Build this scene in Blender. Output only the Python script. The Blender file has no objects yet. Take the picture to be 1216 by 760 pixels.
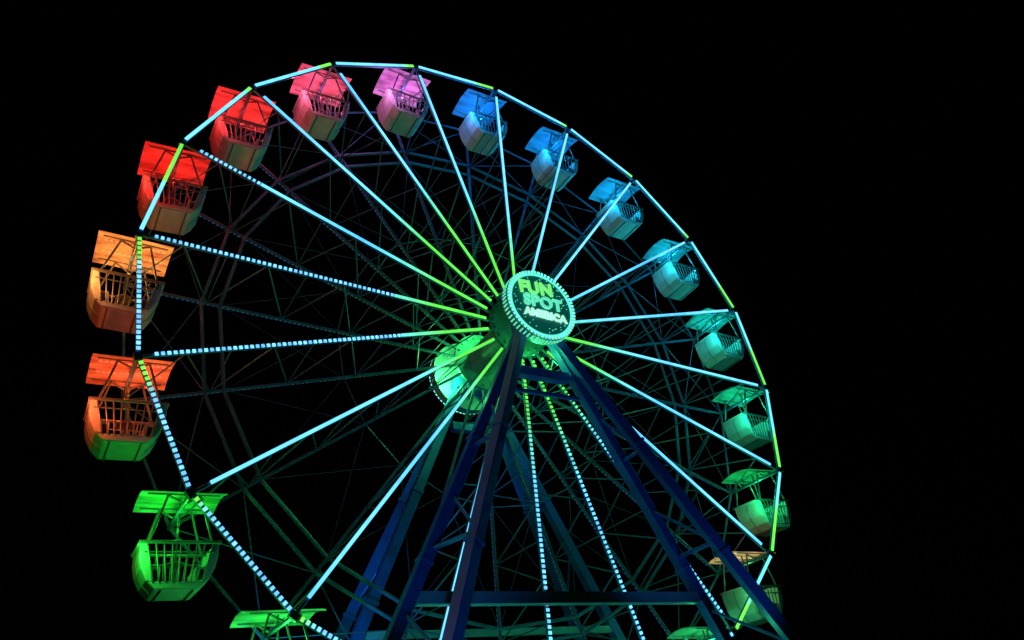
import bpy, math, random
from mathutils import Vector, Matrix
random.seed(4)
scene=bpy.context.scene
scene.view_settings.view_transform='Standard'
try: scene.view_settings.look='None'
except Exception: pass
scene.view_settings.exposure=0
HZ=15.0; R=12.0; YR=2.6
TH=[math.radians(231.3-18*k) for k in range(20)]
# ---------------- camera ----------------
cr=math.radians(8); c8,s8=math.cos(cr),math.sin(cr)
def rot(v): return Vector((v[0]*c8+v[2]*s8, v[1], -v[0]*s8+v[2]*c8))
yaw,pit,F=0.5297,0.6156,910.157
f=Vector((math.sin(yaw)*math.cos(pit),math.cos(yaw)*math.cos(pit),math.sin(pit)))
r=Vector((math.cos(yaw),-math.sin(yaw),0)); u=r.cross(f)
C=rot((-11.1199,-18.5831,-15.0011)); r=rot(r);u=rot(u);f=rot(f)
cam=bpy.data.cameras.new('camera'); co=bpy.data.objects.new('camera',cam); scene.collection.objects.link(co)
M=Matrix((r,u,-f)).transposed().to_4x4(); M.translation=C+Vector((0,0,HZ)); co.matrix_world=M
cam.sensor_width=36; cam.lens=F/1216*36; cam.clip_end=2000; scene.camera=co
# ---------------- mesh helpers ----------------
class MB:
    def __init__(s): s.v=[];s.f=[];s.c=[];s.m=[]
    def face(s,idx,col=(1,1,1),m=0): s.f.append(idx);s.c.append(col);s.m.append(m)
    def tube(s,a,b,ra,rb=None,n=6,col=(1,1,1),m=0,cap=True):
        a=Vector(a);b=Vector(b);rb=ra if rb is None else rb
        d=(b-a)
        if d.length<1e-6:return
        d.normalize(); up=Vector((0,0,1)) if abs(d.z)<.9 else Vector((0,1,0))
        x=d.cross(up).normalized();y=d.cross(x)
        o=len(s.v)
        for P,q in((a,ra),(b,rb)):
            for i in range(n):
                t=2*math.pi*i/n+math.pi/n; s.v.append(P+x*math.cos(t)*q+y*math.sin(t)*q)
        for i in range(n):
            j=(i+1)%n; s.face((o+i,o+j,o+n+j,o+n+i),col,m)
        if cap: s.face(tuple(o+i for i in range(n))[::-1],col,m); s.face(tuple(o+n+i for i in range(n)),col,m)
    def obox(s,a,b,wdir,w,ndir,t,ca=(1,1,1),cb=None,m=0):
        a=Vector(a);b=Vector(b);W=Vector(wdir)*w/2;N=Vector(ndir)*t/2;o=len(s.v)
        for P in(a,b):
            for sx,sy in((-1,-1),(1,-1),(1,1),(-1,1)): s.v.append(P+W*sx+N*sy)
        for q in((0,1,5,4),(1,2,6,5),(2,3,7,6),(3,0,4,7),(3,2,1,0),(4,5,6,7)): s.face(tuple(o+i for i in q),ca,m)
    def box(s,c,sz,m=0,col=(1,1,1)):
        c=Vector(c); s.obox(c-Vector((sz[0]/2,0,0)),c+Vector((sz[0]/2,0,0)),(0,1,0),sz[1],(0,0,1),sz[2],col,m=m)
    def obj(s,name,mats,parent=None,smooth=False,bevel=0):
        me=bpy.data.meshes.new(name); me.from_pydata([tuple(v) for v in s.v],[],s.f)
        ca=me.color_attributes.new('Col','FLOAT_COLOR','CORNER')
        for p in me.polygons:
            p.material_index=s.m[p.index]; p.use_smooth=smooth
            cc=s.c[p.index]
            for l in p.loop_indices: ca.data[l].color=(cc[0],cc[1],cc[2],1)
        for m in mats: me.materials.append(m)
        ob=bpy.data.objects.new(name,me); scene.collection.objects.link(ob)
        if parent: ob.parent=parent
        if bevel:
            b=ob.modifiers.new('b','BEVEL'); b.width=bevel; b.segments=2
        return ob
def empty(name,loc=(0,0,0)):
    e=bpy.data.objects.new(name,None); e.location=loc; scene.collection.objects.link(e); return e
def mat(name,col,rough=.5,metal=0,var=.25,scale=3,emit=None,es=0):
    m=bpy.data.materials.new(name); m.use_nodes=True; nt=m.node_tree; b=nt.nodes['Principled BSDF']
    n=nt.nodes.new('ShaderNodeTexNoise'); n.inputs['Scale'].default_value=scale; n.inputs['Detail'].default_value=6
    tc=nt.nodes.new('ShaderNodeTexCoord'); nt.links.new(tc.outputs['Object'],n.inputs['Vector'])
    cr=nt.nodes.new('ShaderNodeValToRGB'); nt.links.new(n.outputs['Fac'],cr.inputs['Fac'])
    cr.color_ramp.elements[0].position=.3; cr.color_ramp.elements[1].position=.7
    cr.color_ramp.elements[0].color=[c*(1-var) for c in col]+[1]; cr.color_ramp.elements[1].color=[min(1,c*(1+var)) for c in col]+[1]
    nt.links.new(cr.outputs['Color'],b.inputs['Base Color'])
    b.inputs['Roughness'].default_value=rough; b.inputs['Metallic'].default_value=metal
    if emit: b.inputs['Emission Color'].default_value=(*emit,1); b.inputs['Emission Strength'].default_value=es
    return m
def ledmat(name,st):
    m=bpy.data.materials.new(name); m.use_nodes=True; nt=m.node_tree; nt.nodes.clear()
    o=nt.nodes.new('ShaderNodeOutputMaterial'); e=nt.nodes.new('ShaderNodeEmission'); a=nt.nodes.new('ShaderNodeVertexColor'); a.layer_name='Col'
    nt.links.new(a.outputs['Color'],e.inputs['Color']); e.inputs['Strength'].default_value=st; nt.links.new(e.outputs[0],o.inputs['Surface']); return m
STEEL=mat('painted_steel',(.06,.15,.25),.45,.2)
HUBM=mat('hub_paint',(.15,.35,.3),.45,.2)
LEGM=mat('leg_paint',(.03,.15,.5),.4,.1,.2,1.5)
BEAM=mat('beam_paint',(.25,.5,.55),.5,.0,.2,1.5)
WHITE=mat('fiberglass_white',(.68,.68,.67),.28,0,.15,2.5)
RAILM=mat('gondola_rail_metal',(.2,.22,.22),.4,.4)
CONC=mat('concrete',(.3,.3,.29),.8,0,.2,3)
LED=ledmat('led_pixels',1.5)
LEDDIM=ledmat('led_pixels_dim',.14)
# ---------------- wheel ----------------
wheel=empty('ferris_wheel',(0,0,HZ))
def P(rad,th,y): return Vector((rad*math.cos(th),y,rad*math.sin(th)))
fr=MB()
for k in range(20):
    a,b=TH[k],TH[(k+1)%20]
    for y in(0,YR): fr.tube(P(R,a,y),P(R,b,y),.06 if y==0 else .045)
    fr.tube(P(R,a,-.06),P(R,a,YR+.06),.06)
    fr.tube(P(1.0,a,0),P(R,a,0),.055); fr.tube(P(1.0,a,YR),P(R,a,YR),.05)
    n=9; rs=[1.6+(R-1.6)*i/n for i in range(n+1)]
    for i in range(n):
        y0,y1=(0,YR) if i%2==0 else (YR,0)
        fr.tube(P(rs[i],a,y0),P(rs[i+1],a,y1),.025,n=5)
        if i%2: fr.tube(P(rs[i],a,0),P(rs[i],a,YR),.02,n=5)
    for rr in (9.85,9.3):
        fr.tube(P(rr,a,YR),P(rr,b,YR),.06,n=5)
    fr.tube(P(9.85,a,YR),P(R,b,YR),.018,n=5); fr.tube(P(9.85,b,YR),P(R,a,YR),.018,n=5)
    fr.tube(P(5.5,a,YR),P(5.5,b,YR),.02,n=5)
    fr.tube(P(9.3,a,YR),P(5.5,b,YR),.009,n=4); fr.tube(P(9.3,b,YR),P(5.5,a,YR),.009,n=4)
    q=P(R,a,0); d=P(1,a,0); t=Vector((-d.z,0,d.x))
    fr.obox(q-t*.12,q+t*.12,d,.18,(0,1,0),.14)
fr.obj('wheel_frame',[STEEL],wheel)
hb=MB()
hb.tube((0,-1.2,0),(0,3.9,0),.33,n=24)
for y in(0,YR):
    hb.tube((0,y-.05,0),(0,y+.05,0),1.12,n=40)
    for k in range(20): hb.tube(P(.98,TH[k],y-.09),P(.98,TH[k],y+.09),.05,n=6)
hb.tube((0,.06,0),(0,YR-.06,0),.6,n=32)
hb.obj('hub_drum',[HUBM],wheel)
def lerp(a,b,t): t=max(0,min(1,t)); return tuple(a[i]*(1-t)+b[i]*t for i in range(3))
CY=(.08,.48,1.0); PALE=(.16,.68,1.1); GR=(.1,.72,.07); YG=(.18,.8,.09); DOT=(.17,.6,1.05)
led=MB()
def strip(mb,a,b,colf,dotted,w=.092,pitch=.15):
    a=Vector(a);b=Vector(b);d=b-a;L=d.length;d.normalize(); wd=d.cross(Vector((0,1,0)))
    if dotted: n=int(L/pitch); seg=.085
    else: n=max(1,int(L/.25)); seg=L/n
    for i in range(n):
        t=(i+.5)/n; c=colf(t*L,L); q=a+d*(t*L); j=random.uniform(.7,1.25) if dotted else random.uniform(.9,1.1)
        mb.obox(q-d*seg/2,q+d*seg/2,wd,w,(0,1,0),.03,tuple(x*j for x in c))
GEND={0:4,1:4.2,2:4.4,3:4.6,4:4.5,5:5.5,6:5.6,7:5.0,8:4.0,9:2.5,10:2.2,11:2.2,12:2.6,13:4.2,14:4.2,15:4,16:4,17:4.5,18:4.5,19:4.5}
GS={0:.85,1:.72,2:.7,3:.45,4:.85,5:.75,6:.8,7:.7,11:.6,12:.45,13:.5,14:.4,15:.6}
for k in range(20):
    g=GEND[k]; base=lerp(CY,PALE,random.random())
    def cf(s,L,g=g,base=base):
        rad=1.3+s; return lerp(GR,lerp(base,PALE,.5+.5*math.sin(rad*1.1+g)),(rad-g)/2.6+.5)
    a=TH[k]
    if k in(2,3):
        strip(led,P(1.3,a,-.09),P(4.6,a,-.09),cf,False)
        strip(led,P(4.6,a,-.09),P(11.65,a,-.09),lambda s,L:DOT,True,w=.09)
    elif k==4:
        strip(led,P(1.3,a,-.09),P(9.5,a,-.09),cf,False); strip(led,P(9.5,a,-.09),P(11.5,a,-.09),lambda s,L:DOT,True,w=.09)
    elif k in(16,17,18): strip(led,P(1.3,a,-.09),P(11.5,a,-.09),cf,True)
    else: strip(led,P(1.3,a,-.09),P(11.5,a,-.09),cf,False)
    b=TH[(k+1)%20]; pa=P(R,a,-.09);pb=P(R,b,-.09);d=(pb-pa).normalized()*.13
    dt=k in(0,1,2,19,18,17,16)
    rb=DOT if dt else (lerp(PALE,(.12,.85,.6),.5) if k>=10 else PALE)
    def rf(s,L,g0=GS.get(k,.85),rb=rb): return lerp(rb,lerp(YG,GR,(s/L-g0)*1.5),(s/L-g0)/.12)
    strip(led,pa+d,pb-d,rf,dt,w=.1)
led.obj('led_strips',[LED],wheel)
ld=MB()
for k in range(20):
    strip(ld,P(1.3,TH[k],YR+.08),P(11.5,TH[k],YR+.08),lambda s,L:lerp(GR,CY,(s-3)/3),True,w=.05)
ld.obj('rear_led_strips',[LEDDIM],wheel)
# ---------------- sign ----------------
SF=mat('sign_face',(.01,.10,.08),.4,emit=(.0,.12,.085),es=.5)
SG=mat('sign_ring',(.1,.5,.4),.4,emit=(.12,.95,.75),es=1.0)
def emis(name,c,s): return mat(name,c,.5,var=.3,scale=6,emit=c,es=s)
LG,LC,LW=emis('sign_letters_green',(.2,.95,.22),.95),emis('sign_letters_cyan',(.14,.9,.55),.9),emis('sign_letters_white',(.45,1,.75),.95)
def make_sign(y,flip):
    sign=empty('illuminated_sign',(0,y,HZ))
    if flip: sign.rotation_euler=(0,0,math.pi)
    else: sign.scale=(.94,1,.94)
    sb=MB(); sb.tube((0,0,0),(0,.35,0),1.4,n=64); sb.obj('sign_box',[WHITE if flip else HUBM],sign)
    sb=MB(); sb.tube((0,-.02,0),(0,-.004,0),1.22,n=64); sb.obj('sign_face',[SF],sign)
    sb=MB(); n=64
    for i in range(n):
        t0=2*math.pi*i/n;t1=2*math.pi*(i+1)/n
        sb.obox(P(1.25,t0,-.02),P(1.25,t1,-.02),P(1,(t0+t1)/2,0),.08,(0,1,0),.03)
    sb.obj('sign_ring',[SG],sign)
    sb=MB()
    for i in range(60):
        t=2*math.pi*(i+.5)/60; tt=Vector((-math.sin(t),0,math.cos(t)))
        q=P(1.34,t,-.055); sb.obox(q-tt*.04,q+tt*.04,P(1,t,0),.11,(0,1,0),.03,tuple(x*random.uniform(.7,1.15) for x in (.16,.85,.68)))
        if not flip:
            q=P(1.41,t,.15); sb.obox(q-tt*.025,q+tt*.025,(0,1,0),.2,P(1,t,0),.03,(.08,.55,.35))
    for i in range(60):
        t=random.uniform(0,6.28); rr=random.uniform(.85,1.16); q=P(rr,t,-.03); sb.obox(q-Vector((.014,0,0)),q+Vector((.014,0,0)),(0,0,1),.028,(0,1,0),.015,(.1,.6,.45))
    sb.obj('sign_bulbs',[LED],sign)
    def text(s,x,z,size,m,ang=0):
        cu=bpy.data.curves.new('letters','FONT'); cu.body=s; cu.size=size; cu.extrude=.03; cu.offset=.022; cu.align_x='CENTER'; cu.align_y='CENTER'; cu.space_character=1.08
        o=bpy.data.objects.new('letters_'+s.lower(),cu); o.location=(x,-.06,z); o.rotation_euler=(math.pi/2,ang,0); cu.materials.append(m); scene.collection.objects.link(o); o.parent=sign
    text('FUN',-.16,.62,.7,LG,-.06)
    text('SPOT',.06,.07,.64,LC,.02)
    text('AMERICA',.08,-.44,.39,LW,.04)
make_sign(-1.5,False); make_sign(YR+1.5,True)
# ---------------- gondolas ----------------
GC={0:(.03,.8,.1),1:(.02,.85,.05),2:(1,.12,.03),3:(1,.3,.06),4:(1,.03,.02),5:(1,.04,.04),6:(1,.12,.25),7:(.8,.22,.7),8:(.01,.32,.9),9:(.01,.36,.85),10:(.01,.45,.8),11:(.01,.55,.7),12:(.01,.6,.5),13:(.01,.65,.33),14:(.01,.65,.18),15:(.05,.5,.12),16:(.03,.6,.2),17:(.03,.6,.3),18:(.03,.6,.5),19:(.02,.7,.2)}
CC=dict(GC); CC[15]=(.8,.5,.2)
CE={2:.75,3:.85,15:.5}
EN={15:.4,12:1.0,13:.9,14:.8}
def canopy_mesh():
    mb=MB(); nx,ny=10,8
    def z(y): return .34-.14*(y/.78)**2
    for lay,dz in((0,0),(1,.03)):
        for j in range(ny+1):
            for i in range(nx+1):
                x=-1.1+2.2*i/nx; y=-.78+1.56*j/ny; mb.v.append(Vector((x,y,z(y)+dz)))
    N=(nx+1)*(ny+1)
    for j in range(ny):
        for i in range(nx):
            a=j*(nx+1)+i; mb.face((a,a+nx+1,a+nx+2,a+1)); mb.face((N+a,N+a+1,N+a+nx+2,N+a+nx+1))
    for i in range(nx):
        mb.face((i,i+1,N+i+1,N+i)); a=ny*(nx+1)+i; mb.face((a+1,a,N+a,N+a+1))
    for j in range(ny):
        a=j*(nx+1); b=a+nx+1; mb.face((b,a,N+a,N+b)); a+=nx;b+=nx; mb.face((a,b,N+b,N+a))
    return mb
def cabin_mesh():
    mb=MB()
    prof=[(.98,-.93),(1.0,-1.2),(.93,-1.5),(.78,-1.78),(.56,-1.98),(.5,-2.0),(0,-2.0)]
    full=prof+[(-x,z) for x,z in prof[-2::-1]]
    D=.56
    def inset(i):
        x,z=full[i]; return (x*.95,z+.05)
    n=len(full);o=len(mb.v)
    for i in range(n):
        x,z=full[i];xi,zi=inset(i)
        for q in((x,-D,z),(x,D,z),(xi,-D,zi),(xi,D,zi)): mb.v.append(Vector(q))
    for i in range(n-1):
        a=o+4*i;b=a+4
        mb.face((a,a+1,b+1,b)); mb.face((a+2,b+2,b+3,a+3)); mb.face((a,b,b+2,a+2)); mb.face((a+1,a+3,b+3,b+1))
    for a in(o,o+4*(n-1)): mb.face((a,a+2,a+3,a+1))
    for sx in(-1,1):
        for i in range(4):
            (x0,z0),(x1,z1)=prof[i],prof[i+1]; mb.tube((sx*(x0+.01),.0,z0),(sx*(x1+.01),.0,z1-.008),.012,n=5,m=1)
    for x in(-.4,.4): mb.tube((x,-D,-2.02),(x,D,-2.02),.025,n=5,m=1)
    for sy in(-1,1):
        y=sy*(D+.015)
        pts=[(.72,-1.82),(.56,-1.97),(-.56,-1.97),(-.72,-1.82)]
        o=len(mb.v)
        for yy in(y,y+sy*.03):
            for x,z in pts: mb.v.append(Vector((x,yy,z)))
        m=len(pts)
        mb.face(tuple(range(o,o+m))); mb.face(tuple(range(o+2*m-1,o+m-1,-1)))
        mb.face((o,o+m-1,o+2*m-1,o+m))
        for i in range(m-1): mb.face((o+i,o+m+i,o+m+i+1,o+i+1))
        for sx in(-1,1):
            o=len(mb.v); pts=[(.99,-.95),(.99,-1.2),(.92,-1.5),(.77,-1.78),(.6,-1.82),(.66,-1.5),(.78,-1.25),(.82,-.95)]
            for yy in(y,y+sy*.025):
                for x,z in pts: mb.v.append(Vector((sx*x,yy,z)))
            m=len(pts); mb.face(tuple(range(o,o+m))); mb.face(tuple(range(o+2*m-1,o+m-1,-1)))
            for i in range(m): j=(i+1)%m; mb.face((o+i,o+m+i,o+m+j,o+j))
        yr=sy*(D+.05)
        mb.tube((-1.05,yr,-.92),(1.05,yr,-.92),.045,n=8,m=1)
        mb.tube((-.9,yr,-1.15),(.9,yr,-1.15),.02,n=6,m=1)
        for i in range(9):
            t=-.84+i*.21
            mb.tube((t,yr,-.92),(t*.74,yr,-1.84),.024,n=6,m=1)
        for sx in(-1,1):
            mb.tube((sx*.42,sy*.58,.24),(sx*.8,yr,-.92),.035,n=8,m=1)
            mb.tube((sx*.42,sy*.58,.2),(0,sy*.62,.0),.03,n=8,m=1)
        mb.tube((-.95,sy*.58,.235),(.95,sy*.58,.235),.025,n=6,m=1)
    for sx in(-1,1): mb.tube((sx*1.0,-D,-.92),(sx*1.0,D,-.92),.045,n=8,m=0)
    for sx in(-1,1):
        mb.box((sx*.66,0,-1.5),(.42,1.04,.07)); mb.box((sx*.47,0,-1.74),(.05,1.04,.42))
    mb.tube((0,0,.3),(0,0,-1.95),.035,n=8,m=1); mb.tube((0,0,-1.32),(0,0,-1.28),.25,n=20,m=1)
    mb.tube((0,-1.25,0),(0,1.25,0),.05,n=10,m=1)
    return mb
cabme=None
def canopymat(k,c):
    m=bpy.data.materials.new('canopy_glow'); m.use_nodes=True; nt=m.node_tree; b=nt.nodes['Principled BSDF']  # canopy's lit look put in as patchy emission and a light-tinted base colour
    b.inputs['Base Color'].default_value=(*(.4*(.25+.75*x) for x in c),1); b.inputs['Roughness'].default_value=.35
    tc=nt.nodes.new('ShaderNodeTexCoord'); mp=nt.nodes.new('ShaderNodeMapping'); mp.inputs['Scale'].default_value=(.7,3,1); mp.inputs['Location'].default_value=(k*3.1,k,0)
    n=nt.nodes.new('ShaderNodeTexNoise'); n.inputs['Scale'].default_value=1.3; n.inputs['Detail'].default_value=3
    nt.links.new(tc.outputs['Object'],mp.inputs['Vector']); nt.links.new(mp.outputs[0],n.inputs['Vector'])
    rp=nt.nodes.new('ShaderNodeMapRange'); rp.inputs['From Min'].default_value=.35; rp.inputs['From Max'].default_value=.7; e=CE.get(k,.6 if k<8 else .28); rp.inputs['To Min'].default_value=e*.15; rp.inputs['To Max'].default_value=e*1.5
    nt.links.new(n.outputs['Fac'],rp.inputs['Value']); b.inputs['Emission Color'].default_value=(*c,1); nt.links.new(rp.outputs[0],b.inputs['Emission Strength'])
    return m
for k in range(20):
    g=empty('ferris_wheel_gondola',P(R,TH[k],YR/2)+Vector((0,0,HZ)))
    g.rotation_euler=(random.uniform(-.03,.03),random.uniform(-.04,.04),0); g.scale=(.87,1,1)
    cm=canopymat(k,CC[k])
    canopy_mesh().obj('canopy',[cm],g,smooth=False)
    if cabme is None:
        cb=cabin_mesh().obj('cabin',[WHITE,RAILM],g,bevel=.008); cabme=cb.data
    else:
        cb=bpy.data.objects.new('cabin',cabme); scene.collection.objects.link(cb); cb.parent=g
        bv=cb.modifiers.new('b','BEVEL'); bv.width=.008; bv.segments=2
    l=MB()
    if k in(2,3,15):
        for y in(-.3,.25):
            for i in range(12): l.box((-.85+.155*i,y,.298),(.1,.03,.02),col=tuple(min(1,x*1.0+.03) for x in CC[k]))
        l.obj('canopy_reflection_dashes',[LED],g)  # glowing dashes stand in for LED lines reflected in the canopy
    m_=EN.get(k,1)
    for (p,e) in(((0,0,-.4),75 if k<8 else 105),((-1.4,-1.0,-1.2),75 if k<8 else 95)):  # inner cabin lamp, then an added fill beside the cabin without a fixture
        L=bpy.data.lights.new('gondola_lamp_and_fill','POINT'); L.energy=e*m_; L.color=GC[k]; L.shadow_soft_size=.08
        lo=bpy.data.objects.new('gondola_lamp_and_fill',L); scene.collection.objects.link(lo); lo.parent=g; lo.location=p
# ---------------- support tower ----------------
sup=empty('wheel_support_tower',(0,0,HZ))
lg=MB()
LEGS=[]
for sx in(-1,1):
    for ty,fy in((-.9,-.9),(-1.0,-4),(3.5,3.5),(3.6,6.6)):
        w=.24
        fx=7.2
        if sx<0 and ty==-.9: fx=7.8
        if sx<0 and ty==-1.0: fx=6.9
        LEGS.append((Vector((sx*.5,ty,-.6)),Vector((sx*fx,fy,-14.6)),w))
def at(L,z): a,b,_=L; t=(z-a.z)/(b.z-a.z); return a+(b-a)*t
for a,b,w in LEGS:
    lg.tube(a,b,w*.9,w,n=4)
    for t in(.3,.55,.8):
        q=a+(b-a)*t; d=(b-a).normalized(); lg.tube(q-d*.05,q+d*.05,w*1.18,n=4)
lg.box((0,-.9,-.55),(1.5,.5,.5)); lg.box((0,3.5,-.55),(1.5,.5,.5))
lg.box((0,-.9,-2.3),(2.0,.35,.3)); lg.box((0,3.5,-2.3),(2.0,.3,.3))
lg.box((0,-.95,-3.0),(2.6,.12,.12))
for i in (0,2,4,6):
    for z in(-5,-8,-11):
        lg.tube(at(LEGS[i],z),at(LEGS[i+1],z),.07,n=6)
    for z in(-3.5,-6.5,-9.5): lg.tube(at(LEGS[i],z),at(LEGS[i+1],z-1.5),.05,n=6)
lg.obj('support_legs',[LEGM],sup,bevel=.02)
bm=MB(); bm.obox(at(LEGS[0],-9.2)+Vector((.2,0,0)),at(LEGS[4],-9.2)-Vector((.2,0,0)),(0,1,0),.3,(0,0,1),.3); bm.obox(at(LEGS[2],-9.2),at(LEGS[6],-9.2),(0,1,0),.2,(0,0,1),.2)
bm.obj('cross_beams',[BEAM],sup)
ft=MB()
for a,b,w in LEGS: ft.box((b.x,b.y,-14.78),(1.3,1.3,.44))
ft.obj('footings',[CONC],sup,bevel=.03)
def lamp(name,kind,loc,e,c,s=.3,target=None,ang=60,parent=None):
    L=bpy.data.lights.new(name,kind); L.energy=e; L.color=c; L.shadow_soft_size=s
    o=bpy.data.objects.new(name,L); o.location=loc; scene.collection.objects.link(o); o.parent=parent
    if kind=='SPOT':
        L.spot_size=math.radians(ang); L.spot_blend=.6
        o.rotation_euler=(Vector(target)-Vector(loc)).to_track_quat('-Z','Y').to_euler()
for p,e in(((0,-.6,-1.7),80),((0,1.3,1.3),130),((-1.1,3.0,-.6),170),((1.6,.8,-1),80)): lamp('hub_lamp','POINT',p,e,(.06,1,.2),.15,parent=wheel)
for x,y,tx in((-8.5,-8,-2),(4.5,-8.5,2.5),(-9.5,1,-3)):
    fx=empty('floodlight',(x,y,0)); h=MB(); h.box((0,0,.2),(.5,.35,.3)); h.box((0,0,.03),(.3,.3,.06)); h.obj('housing',[STEEL],fx,bevel=.02)
    lamp('flood_lamp','SPOT',(x,y,.5),480 if y<0 else 1800,(.05,.3,1),.15,(tx,0 if y<0 else 3.5,11),40)
# ---------------- ground, boarding platform ----------------
gm=mat('asphalt',(.05,.05,.05),.85,0,.3,8)
g=MB(); g.v=[Vector(q) for q in((-300,-300,0),(300,-300,0),(300,300,0),(-300,300,0))]; g.face((0,1,2,3)); g.obj('ground',[gm])
pf=empty('boarding_platform',(0,1.3,0))
b=MB(); b.box((0,0,.2),(6,3.0,.4))
for i in range(2): b.box((-3.2-.3*i,0,.13-.13*i+.06),(.3,1.6,.26-.12*i))
b.obj('deck',[CONC],pf,bevel=.02)
b=MB()
for y in(-1.45,1.45):
    for i in range(7): b.tube((-2.9+.966*i,y,.4),(-2.9+.966*i,y,.65),.03)
    b.tube((-2.9,y,.65),(2.9,y,.65),.03)
b.obj('railing',[STEEL],pf)
w=bpy.data.worlds.new('World'); scene.world=w; w.use_nodes=True
bg=w.node_tree.nodes['Background']; sk=w.node_tree.nodes.new('ShaderNodeTexSky'); sk.sky_type='NISHITA'; sk.sun_disc=False; sk.sun_elevation=math.radians(-4)
w.node_tree.links.new(sk.outputs[0],bg.inputs[0]); bg.inputs[1].default_value=.002
